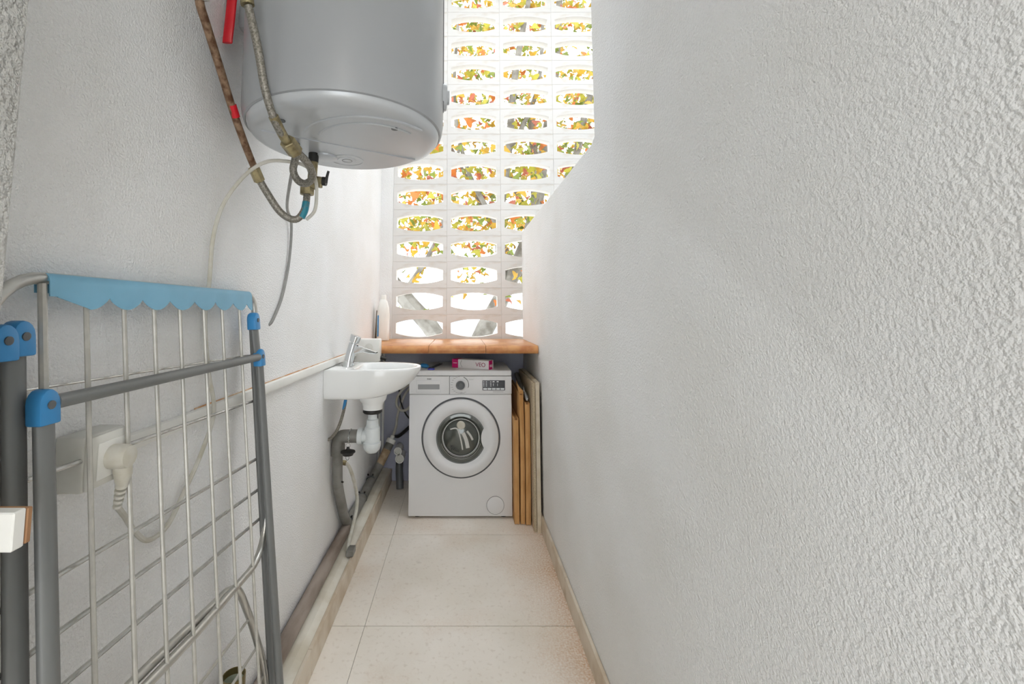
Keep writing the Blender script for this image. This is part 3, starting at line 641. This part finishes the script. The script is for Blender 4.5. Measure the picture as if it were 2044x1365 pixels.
# ================================================================== SINK
SY = 2.11
bs = thing('wash_basin', 'small white ceramic wash basin mounted on the left wall', 'basin')
def outline(sx, sy, z, n=18, inset=0.0):
    P = []
    xa = -0.42
    pts = [(XL, SY - 0.150)]
    for k in range(4): pts.append((XL + (xa - XL) * (k + 1) / 5, SY - 0.152))
    for k in range(n + 1):
        a = -PI / 2 + PI * k / n
        pts.append((xa + 0.228 * math.copysign(abs(math.cos(a)) ** 0.8, math.cos(a)), SY + 0.152 * math.copysign(abs(math.sin(a)) ** 0.92, math.sin(a))))
    for k in range(4): pts.append((xa + (XL - xa) * (k + 1) / 5, SY + 0.152))
    pts.append((XL, SY + 0.150))
    return [(XL + (x - XL) * sx + 0.001, SY + (y - SY) * sy, z) for x, y in pts]
def bowl(s, z, n=18):
    # inner edge loop with the same number of points as outline()
    cx, a_, b_ = -0.39, 0.175, 0.128
    P = outline(1, 1, z)
    out = []
    for x, y, _ in P:
        ang = math.atan2((y - SY) / 0.152, (x - cx) / 0.20)
        ex, ey = a_ * math.cos(ang), b_ * math.sin(ang)
        if ex < -0.085: ex = -0.085 - (abs(ex) - 0.085) * 0.15
        out.append((cx + ex * s, SY + ey * s, z))
    return out
R = [outline(0.30, 0.45, 0.796), outline(0.50, 0.78, 0.7985), outline(0.62, 0.90, 0.804), outline(0.73, 0.955, 0.817), outline(0.83, 0.975, 0.838), outline(0.925, 0.99, 0.870), outline(0.975, 1.0, 0.899), outline(1.0, 1.005, 0.920), outline(1.0, 1.0, 0.929), outline(0.985, 0.985, 0.932), bowl(1.03, 0.9305), bowl(0.985, 0.926), bowl(0.93, 0.905), bowl(0.84, 0.87), bowl(0.66, 0.835), bowl(0.4, 0.818), bowl(0.08, 0.812)]
MB().rings(R, True, True).build('bowl', M_CERAM, bs, 1.0)
MB().lathe([(0.066, 0.81), (0.066, 0.797), (0.062, 0.778), (0.052, 0.766), (0.046, 0.752), (0.046, 0.735)], (-0.413, SY, 0), n=28, cap1=True).build('outlet_boss', M_CERAM, bs, SM)
MB().lathe([(0.044, 0.736), (0.044, 0.722), (0.038, 0.716), (0.0, 0.716)], (-0.413, SY, 0), n=28, cap0=True).build('outlet_washer', M_BLACK, bs, SM)
tp = thing('push_tap', 'chrome push tap with sloping spout on the wash basin', 'tap')
def fr2(x, z, w, d): return [(x - w, SY - d, z), (x + w, SY - d, z), (x + w, SY + d, z), (x - w, SY + d, z)]
def col(x, z, rx, ry, ang=0.35, n=20): return [(x + rx * math.cos(t) * math.cos(ang), SY + ry * math.sin(t), z - rx * math.cos(t) * math.sin(ang)) for t in [2 * PI * i / n for i in range(n)]]
MB().rings([col(-0.532, 0.929, 0.029, 0.026, 0), col(-0.5305, 0.934, 0.0285, 0.0255, 0.05), col(-0.528, 0.950, 0.023, 0.023, .2), col(-0.521, 0.985, 0.021, 0.022), col(-0.512, 1.018, 0.0215, 0.022), col(-0.5075, 1.034, 0.021, 0.021)]).build('body', M_CHROME, tp, SM)
MB().rings([col(-0.507, 1.036, 0.015, 0.016), col(-0.5055, 1.040, 0.015, 0.016), col(-0.505, 1.041, 0.0225, 0.022), col(-0.497, 1.068, 0.025, 0.024), col(-0.496, 1.071, 0.023, 0.022)]).build('push_button', M_CHROME, tp, SM)
sp_ = []
for x, zt, zb, w in ((-0.512, 1.024, 0.985, 0.013), (-0.488, 1.026, 0.990, 0.0145), (-0.462, 1.018, 0.994, 0.0145), (-0.425, 1.006, 0.987, 0.0145), (-0.402, 0.998, 0.986, 0.014), (-0.396, 0.994, 0.990, 0.012)):
    sp_.append([(x, SY - w, zb + 0.004), (x, SY - w, zt - 0.004), (x, SY - w * .6, zt), (x, SY + w * .6, zt), (x, SY + w, zt - 0.004), (x, SY + w, zb + 0.004), (x, SY + w * .6, zb), (x, SY - w * .6, zb)])
MB().rings(sp_).build('spout', M_CHROME, tp, SM)
# stopper on its chain
st = thing('basin_stopper', 'black rubber basin stopper dangling on a bead chain over the grey waste pipe', 'stopper')
SX, SYY = -0.512, 2.066
MB().tube([(SX, 2.125, 0.640), (SX, 2.11, 0.6445), (SX, 2.085, 0.637), (SX, 2.072, 0.622)] + [(SX + 0.003 * (k % 2), SYY, 0.616 - 0.005 * k) for k in range(6)], 0.0018, 6).build('chain', M_CHROME, st, SM)
MB().tube([(SX + 0.009 * math.cos(t), SYY, 0.583 + 0.010 * math.sin(t)) for t in [2 * PI * k / 14 for k in range(15)]], 0.0014, 6).build('ring', M_CHROME, st, SM)
MB().lathe([(0.0, 0.577), (0.006, 0.576), (0.008, 0.567), (0.018, 0.563), (0.032, 0.558), (0.033, 0.553), (0.027, 0.551), (0.023, 0.541), (0.0, 0.540)], (SX, SYY, 0), n=26).build('plug', M_BLACK, st, SM)
MB().tube([(SX - 0.002 + 0.007 * math.cos(t), SYY, 0.530 + 0.011 * math.sin(t)) for t in [2 * PI * k / 14 for k in range(15)]], 0.001, 6).build('lower_loop', M_CAPD, st, SM)
# trap and waste pipes
tpw = thing('bottle_trap', 'white plastic bottle trap hanging under the wash basin', 'trap')
TX = -0.413
MB().lathe([(0.021, 0.716), (0.021, 0.664)], (TX, SY, 0), n=20).build('tail_pipe', M_TRAPW, tpw, SM)
MB().lathe([(0.02, 0.690), (0.027, 0.688), (0.028, 0.664), (0.030, 0.660), (0.030, 0.654), (0.028, 0.65)], (TX, SY, 0), n=24).build('inlet_nut', M_TRAPW, tpw, SM)
MB().lathe([(0.022, 0.662), (0.034, 0.652), (0.036, 0.645), (0.036, 0.585)], (TX, SY, 0), n=28).tube([(TX, SY, 0.612), (-0.47, SY, 0.612)], 0.027, 18).build('trap_body', M_TRAPW, tpw, SM)
MB().lathe([(0.036, 0.588), (0.0405, 0.586), (0.0405, 0.570), (0.036, 0.555), (0.022, 0.540), (0.0, 0.535)], (TX, SY, 0), n=28).build('trap_cup', M_TRAPW, tpw, SM)
MB().tube([(-0.456, SY, 0.612), (-0.478, SY, 0.612)], 0.037, 20).build('outlet_nut', M_TRAPW, tpw, SM, 0.002, 1)
dp = thing('basin_waste_pipe', 'dark grey elbowed waste pipe from the trap down the left wall', 'pipe')
MB().tube([(-0.476, SY, 0.612), (-0.535, SY, 0.612), (-0.556, SY, 0.608), (-0.567, SY, 0.592), (-0.568, SY, 0.555)], 0.0295, 18, sub=3).build('elbow', M_PVCG, dp, SM)
MB().tube([(-0.568, SY, 0.575), (-0.568, SY, 0.527)], 0.0305, 18).build('socket_collar', M_PVCG, dp, SM)
MB().tube([(-0.57, SY, 0.53), (-0.57, SY + 0.003, 0.45), (-0.57, SY + 0.02, 0.38), (-0.57, SY + 0.09, 0.27), (-0.571, SY + 0.16, 0.18), (-0.571, SY + 0.22, 0.13)], 0.0235, 16, sub=4).build('down_pipe', M_PVCG, dp, SM)
MB().tube([(-0.548, SY - 0.002, 0.41), (-0.5405, SY - 0.006, 0.41)], 0.004, 8).build('clip_screw', M_BLACK, dp, SM)
lp = thing('long_waste_pipe', 'grey waste pipe lying along the kerb behind the washing machine', 'pipe')
MB().tube([(-0.5715, 2.36, 0.118), (-0.5715, 2.65, 0.119), (-0.571, 2.86, 0.122), (-0.555, 2.95, 0.15), (-0.518, 3.02, 0.225), (-0.478, 3.07, 0.31)], 0.0265, 18, sub=5).build('pipe', M_PVCG, lp, SM)
for y in (2.36, 2.66, 2.90):
    c = MB().tube([(-0.5715, y - 0.006, 0.118 if y < 2.8 else 0.128), (-0.5715, y + 0.006, 0.119 if y < 2.8 else 0.132)], 0.0285, 18).build('clamp', M_CAPD, lp, SM)
    MB().tube([(-0.560, y, 0.145 if y < 2.8 else 0.158), (-0.557, y, 0.153 if y < 2.8 else 0.166)], 0.0045, 8).tube([(-0.588, y, 0.145 if y < 2.8 else 0.158), (-0.59, y, 0.153 if y < 2.8 else 0.166)], 0.0045, 8).build('clamp_bolt', M_BLACK, c, SM)
MB().tube([(-0.533, 2.995, 0.192), (-0.497, 3.045, 0.268)], 0.0272, 18).build('stained_sleeve', mat('stained_tape', (186, 164, 136), 0.7, rgb2=(150, 126, 98), vscale=30), lp, SM)
MB().tube([(-0.480, 3.067, 0.305), (-0.470, 3.078, 0.33)], 0.031, 18).build('end_collar', M_PVCW, lp, SM, 0.002, 1)
MB().tube([(-0.472, 3.076, 0.328), (-0.464, 3.085, 0.35)], 0.014, 14).build('spigot', M_PVCW, lp, SM)
op = MB().tube([(-0.572, 0.489, 0.117), (-0.5715, 1.2, 0.117), (-0.5715, 1.9, 0.118), (-0.5715, 2.30, 0.118)], 0.0255, 18, sub=4).build('weathered_pipe', M_PIPEB, None, SM)
tag(op, 'brown weathered pipe running along the kerb towards the airer', 'pipe')
# flexible hoses by the basin
fh = thing('tap_hose', 'grey flexible hose with blue tag dropping from the basin to the wall', 'hose')
MB().tube([(-0.540, SY, 0.794), (-0.538, SY - 0.01, 0.76), (-0.545, SY - 0.04, 0.70), (-0.562, SY - 0.05, 0.65), (-0.585, SY - 0.05, 0.62), (-0.602, SY - 0.05, 0.61)], 0.0072, 10, sub=5).build('braid', M_BRAID, fh, SM)
MB().tube([(-0.538, SY - 0.004, 0.775), (-0.541, SY - 0.022, 0.735)], 0.0078, 10).build('blue_tag', M_BLUE, fh, SM)
bh = thing('floor_hose', 'beige flexible hose bending from the wall tap down over the kerb', 'hose')
MB().tube([(-0.602, 2.28, 0.44), (-0.572, 2.28, 0.435), (-0.553, 2.29, 0.40), (-0.540, 2.33, 0.32), (-0.533, 2.36, 0.24), (-0.532, 2.34, 0.18), (-0.531, 2.26, 0.14), (-0.526, 2.17, 0.115), (-0.515, 2.13, 0.098)], 0.0085, 10, sub=5).build('hose', M_CABLEW, bh, SM)
nut(bh, 'wall_union', (-0.60, 2.28, 0.44), (-0.572, 2.28, 0.436), 0.013)
MB().box((-0.520, 2.10, 0.087), (-0.488, 2.155, 0.113)).build('end_clip', M_PVCG, bh, None, 0.002, 1)
# pipes and hoses in the far left corner
vp = thing('vertical_conduit', 'white conduits running down the back left corner beside the washing machine', 'conduit')
for x in (-0.585, -0.560):
    MB().tube([(x, 3.235, 0.10), (x, 3.235, 0.935)], 0.0095, 10).build('conduit', M_PVCW, vp, SM)
wh2 = MB().tube([(-0.30, 3.19, 0.66), (-0.36, 3.16, 0.68), (-0.43, 3.12, 0.62), (-0.445, 3.10, 0.555), (-0.41, 3.09, 0.515), (-0.36, 3.10, 0.53), (-0.325, 3.13, 0.60), (-0.33, 3.17, 0.68), (-0.40, 3.19, 0.60), (-0.445, 3.19, 0.48), (-0.452, 3.15, 0.40), (-0.464, 3.09, 0.348)], 0.0085, 10, sub=6).build('washer_drain_hose', M_CABLEW, None, SM)
tag(wh2, 'cream drain hose coiled behind the washing machine', 'hose')
bk = MB().tube([(-0.32, 3.15, 0.42), (-0.38, 3.17, 0.46), (-0.43, 3.19, 0.56), (-0.45, 3.22, 0.72)], 0.0055, 8, sub=5).build('black_cable', M_BLACK, None, SM)
tag(bk, 'thin black cable curving up behind the washing machine', 'cable')
bk2 = MB().tube([(-0.31, 3.14, 0.44), (-0.38, 3.17, 0.37), (-0.44, 3.21, 0.315), (-0.47, 3.255, 0.30)], 0.012, 8, sub=5).build('black_inlet_hose', M_BLACK, None, SM)
tag(bk2, 'thick black inlet hose slanting down behind the washing machine', 'hose')
pc = thing('pipe_sockets', 'pair of white pipe sockets facing out beside the grey waste pipe end', 'pipe socket')
for cx, cz, r in ((-0.432, 0.243, 0.027), (-0.420, 0.194, 0.030)):
    k = MB().lathe([(r - 0.006, 0.0), (r, 0.0), (r, 0.10), (r - 0.006, 0.10), (r - 0.006, 0.0)], (cx, 3.10, cz), axis='Y', n=28).build('socket', M_PVCW, pc, SM)
    MB().lathe([(r - 0.005, 0.012), (0.0, 0.012)], (cx, 3.10, cz), axis='Y', n=28).build('stopper', M_PVCO, k, SM)
dk = MB().tube([(-0.43, 3.17, 0.158), (-0.428, 3.15, 0.11), (-0.42, 3.12, 0.05), (-0.415, 3.10, 0.0)], 0.024, 12, sub=4).build('dark_floor_pipe', M_CAPD, None, SM)
tag(dk, 'dark grey pipe entering the floor left of the washing machine', 'pipe')

# ---- on the sill
wp = thing('detergent_bottle', 'tall white plastic bottle with blue stripe on the left end of the sill', 'bottle', None, (-0.535, 3.05, 0.987))
def sq(w, d, z, n=24): return [(w * math.copysign(abs(math.cos(t)) ** .6, math.cos(t)), d * math.copysign(abs(math.sin(t)) ** .6, math.sin(t)), z) for t in [2 * PI * i / n for i in range(n)]]
MB().rings([sq(.036, .05, 0), sq(.040, .055, .006), sq(.040, .055, .17), sq(.036, .05, .22), sq(.026, .034, .262), sq(.016, .018, .278)]).build('body', M_PVCW, wp, SM)
MB().lathe([(0.019, 0.276), (0.019, 0.306), (0.017, 0.309), (0, 0.309)], n=20).build('cap', M_PVCW, wp, SM)
MB().box((-0.029, -0.0556, 0.03), (-0.021, -0.0535, 0.17)).build('blue_stripe', M_BLUE, wp)
bt = thing('slim_board', 'thin dark brown offcut standing in the left corner of the sill', 'offcut')
MB().add([(-0.5985, 3.10, 0.987), (-0.590, 3.10, 0.987), (-0.590, 3.24, 0.987), (-0.5985, 3.24, 0.987), (-0.599, 3.14, 1.19), (-0.596, 3.14, 1.19), (-0.596, 3.22, 1.19), (-0.599, 3.22, 1.19)], [(3, 2, 1, 0), (4, 5, 6, 7), (0, 1, 5, 4), (1, 2, 6, 5), (2, 3, 7, 6), (3, 0, 4, 7)]).build('offcut', mat('dark_wood', (96, 82, 66), 0.7, var=0.2), bt)

# ================================================================== CLOTHES AIRER
ra = thing('clothes_airer', 'folded metal clothes airer with blue plastic joints leaning on the left wall', 'clothes airer')
def A(s, h, nrm=0.0): return (-0.445 - 0.097 * h + nrm, s, h)
def arc(cs, ch, r, a0, a1, nrm, n=8): return [A(cs + r * math.cos(math.radians(a0 + (a1 - a0) * k / n)), ch + r * math.sin(math.radians(a0 + (a1 - a0) * k / n)), nrm) for k in range(n + 1)]
def cap_joint(s, h, nrm, screw=True, parent=ra):
    w, hh, t = 0.0150, 0.022, 0.0105
    poly = [(-w, -hh), (w, -hh), (w, 0.004)] + [(w * math.cos(a), 0.004 + 0.019 * math.sin(a)) for a in [PI * k / 8 for k in range(1, 8)]] + [(-w, 0.004)]
    j = MB().prism(poly, -t, t, lambda a, b, c: A(s + a, h + b, nrm + c)).build('hinge_cap', M_BLUE, parent, SM, 0.003, 2)
    if screw:
        MB().lathe([(0.0055, 0), (0.0055, 0.0018), (0.0035, 0.0022), (0, 0.0015)], A(s, h + 0.003, nrm + t - 0.0002), axis='X', n=14).build('rivet', M_CAPD, j, SM)
    return j
# front leg frame with its crossbar
lf = 'leg'
for s in (0.586, 1.199):
    MB().tube([A(s, 0.012, 0.016), A(s, 0.5, 0.013), A(s, 1.05, 0.010)], 0.0132, 16, r2=0.0088, side=(0, 1, 0)).build(lf, M_GREYL, ra, SM)
    cap_joint(s, 1.062, 0.010)
    MB().lathe([(0.017, 0), (0.017, 0.03), (0.015, 0.034)], (A(s, 0, 0.016)[0], s, 0.0), n=16, cap0=True).build('foot_cap', M_BLACK, ra, SM)
MB().tube([A(0.600, 1.066, 0.012), A(0.9, 1.0655, 0.014), A(1.188, 1.064, 0.012)], 0.0098, 14, sub=4).build('crossbar', M_GREYL, ra, SM)
# rear leg frame
for s in (0.571, 1.222):
    MB().tube([A(s, 0.012, -0.014), A(s, 0.6, -0.014), A(s, 1.142, -0.013)], 0.0150, 16, r2=0.0085, side=(0, 1, 0)).build(lf, M_GREYL, ra, SM)
    MB().lathe([(0.016, 0), (0.016, 0.03), (0.014, 0.034)], (A(s, 0, -0.014)[0], s, 0.0), n=16, cap0=True).build('foot_cap', M_BLACK, ra, SM)
cap_joint(0.570, 1.150, -0.006); cap_joint(1.194, 1.158, 0.004); cap_joint(1.222, 1.156, -0.012); cap_joint(0.546, 1.146, -0.004)
MB().tube([A(1.199, 1.075, 0.004), A(1.197, 1.145, 0.002)], 0.0145, 16, r2=0.0085, side=(0, 1, 0)).build('leg_head', M_GREYL, ra, SM)
# upper wing frame: rounded top bar, lower bar
NW = -0.008
pts = [A(0.528, 0.66, NW), A(0.528, 0.9, NW), A(0.528, 1.15, NW)] + arc(0.608, 1.150, 0.080, 180, 90, NW)[1:] + arc(1.185, 1.190, 0.040, 90, 0, NW) + [A(1.225, 1.15, NW), A(1.225, 0.9, NW)] + arc(1.125, 0.665, 0.10, 0, -90, NW) + [A(0.9, 0.572, NW), A(0.528, 0.605, NW)]
MB().tube(pts, 0.0082, 12).build('wing_frame', M_ALU, ra, SM)
# scalloped plastic cover on the top bar
wires = [0.602, 0.672, 0.747, 0.820, 0.895, 0.978, 1.052, 1.134]
cv = MB()
sc0, sc1 = 0.606, 1.192
NN = 96
def hem(s):
    for a, b in zip(wires[:-1] + [1.134], wires[1:] + [1.192]):
        if a <= s <= b:
            t = (s - a) / (b - a)
            return 1.206 - 0.019 * abs(math.cos(PI * t)) ** 0.75 if a > 0.61 else 1.209 - 0.021 * t
    return 1.188
ring = []
for k in range(NN + 1):
    s = sc0 + (sc1 - sc0) * k / NN
    hb = hem(s); top = 1.230
    prof = [(hb, 0.0105), (1.205, 0.0112), (top - 0.004, 0.0112)] + [(top - 0.004 + 0.0122 * math.sin(a), 0.0112 * math.cos(a)) for a in [PI * j / 6 for j in range(1, 6)]] + [(top - 0.004, -0.0112), (1.21, -0.0112), (1.21, -0.0097), (top - 0.004, -0.0097), (top - 0.004, 0.0095), (1.205, 0.0095), (hb, 0.009)]
    ring.append([A(s, h, NW + q) for h, q in prof])
cv.rings(ring).build('scalloped_cover', M_BLUE2, ra, SM)
for i, s in enumerate(wires):
    MB().tube([A(s, 1.222, -0.004), A(s, 0.6, -0.004), A(s, 0.055, -0.004)], 0.0052 if i == 0 else 0.0036, 8).build('wire', M_WIRE, ra, SM)
MB().tube([A(0.56, 0.052, -0.004), A(1.215, 0.052, -0.004)], 0.0075, 10).build('bottom_bar', M_ALU, ra, SM)
# folded inner panel: wires lying lengthwise
for (h0, h1) in ((1.084, 1.066), (0.970, 0.945), (0.832, 0.795), (0.760, 0.717), (0.690, 0.644)):
    MB().tube([A(0.53, h0, -0.022), A(0.65, h0 - 0.004, -0.022), A(1.19, h1 + 0.002, -0.022), A(1.222, h1, -0.022)], 0.0021 if h0 > 1 else 0.0038, 8).build('wire', M_WIRE2, ra, SM)
# lower wing frame with its own wires
NL = -0.024
pts = [A(0.54, 0.60, NL), A(0.75, 0.595, NL), A(1.0, 0.568, NL), A(1.06, 0.560, NL), A(1.10, 0.535, NL), A(1.13, 0.48, NL), A(1.165, 0.40, NL), A(1.205, 0.27, NL), A(1.218, 0.05, NL)]
MB().tube(pts, 0.0085, 12, sub=4).build('lower_wing_frame', M_ALU, ra, SM)
for h, e in ((0.455, 1.145), (0.37, 1.18), (0.285, 1.203), (0.20, 1.212), (0.115, 1.215)):
    MB().tube([A(0.545, h + 0.02, NL), A(e, h - 0.008, NL)], 0.0030, 8).build('wire', M_WIRE, ra, SM)
MB().tube([A(0.54, 0.60, NL), A(0.538, 0.3, NL), A(0.538, 0.05, NL)], 0.0085, 12).build('lower_wing_frame', M_ALU, ra, SM)
# small tin behind the airer, block on the wall corner
cn2 = thing('tin_can', 'narrow brassy tin with pale lining on the kerb behind the airer', 'tin', None, (-0.552, 1.16, 0.143))
MB().lathe([(0.026, 0.0), (0.0265, 0.004), (0.0265, 0.165), (0.0245, 0.165), (0.0245, 0.01), (0, 0.01)], n=28, cap0=True).build('can', M_TIN, cn2, SM)
MB().lathe([(0.0243, 0.15), (0.0243, 0.012), (0.0, 0.012)], n=28).build('lining', M_GREENB, cn2, SM)
wbk = thing('wall_block', 'white painted block with bare wood edge on the near wall corner', 'block')
MB().box((-0.575, 0.4875, 0.934), (-0.4695, 0.502, 0.974)).build('block', M_PVCW, wbk, None, 0.0015, 1)
MB().box((-0.575, 0.502, 0.936), (-0.4685, 0.508, 0.973)).build('bare_edge', M_WOOD, wbk, None, 0.001, 1)
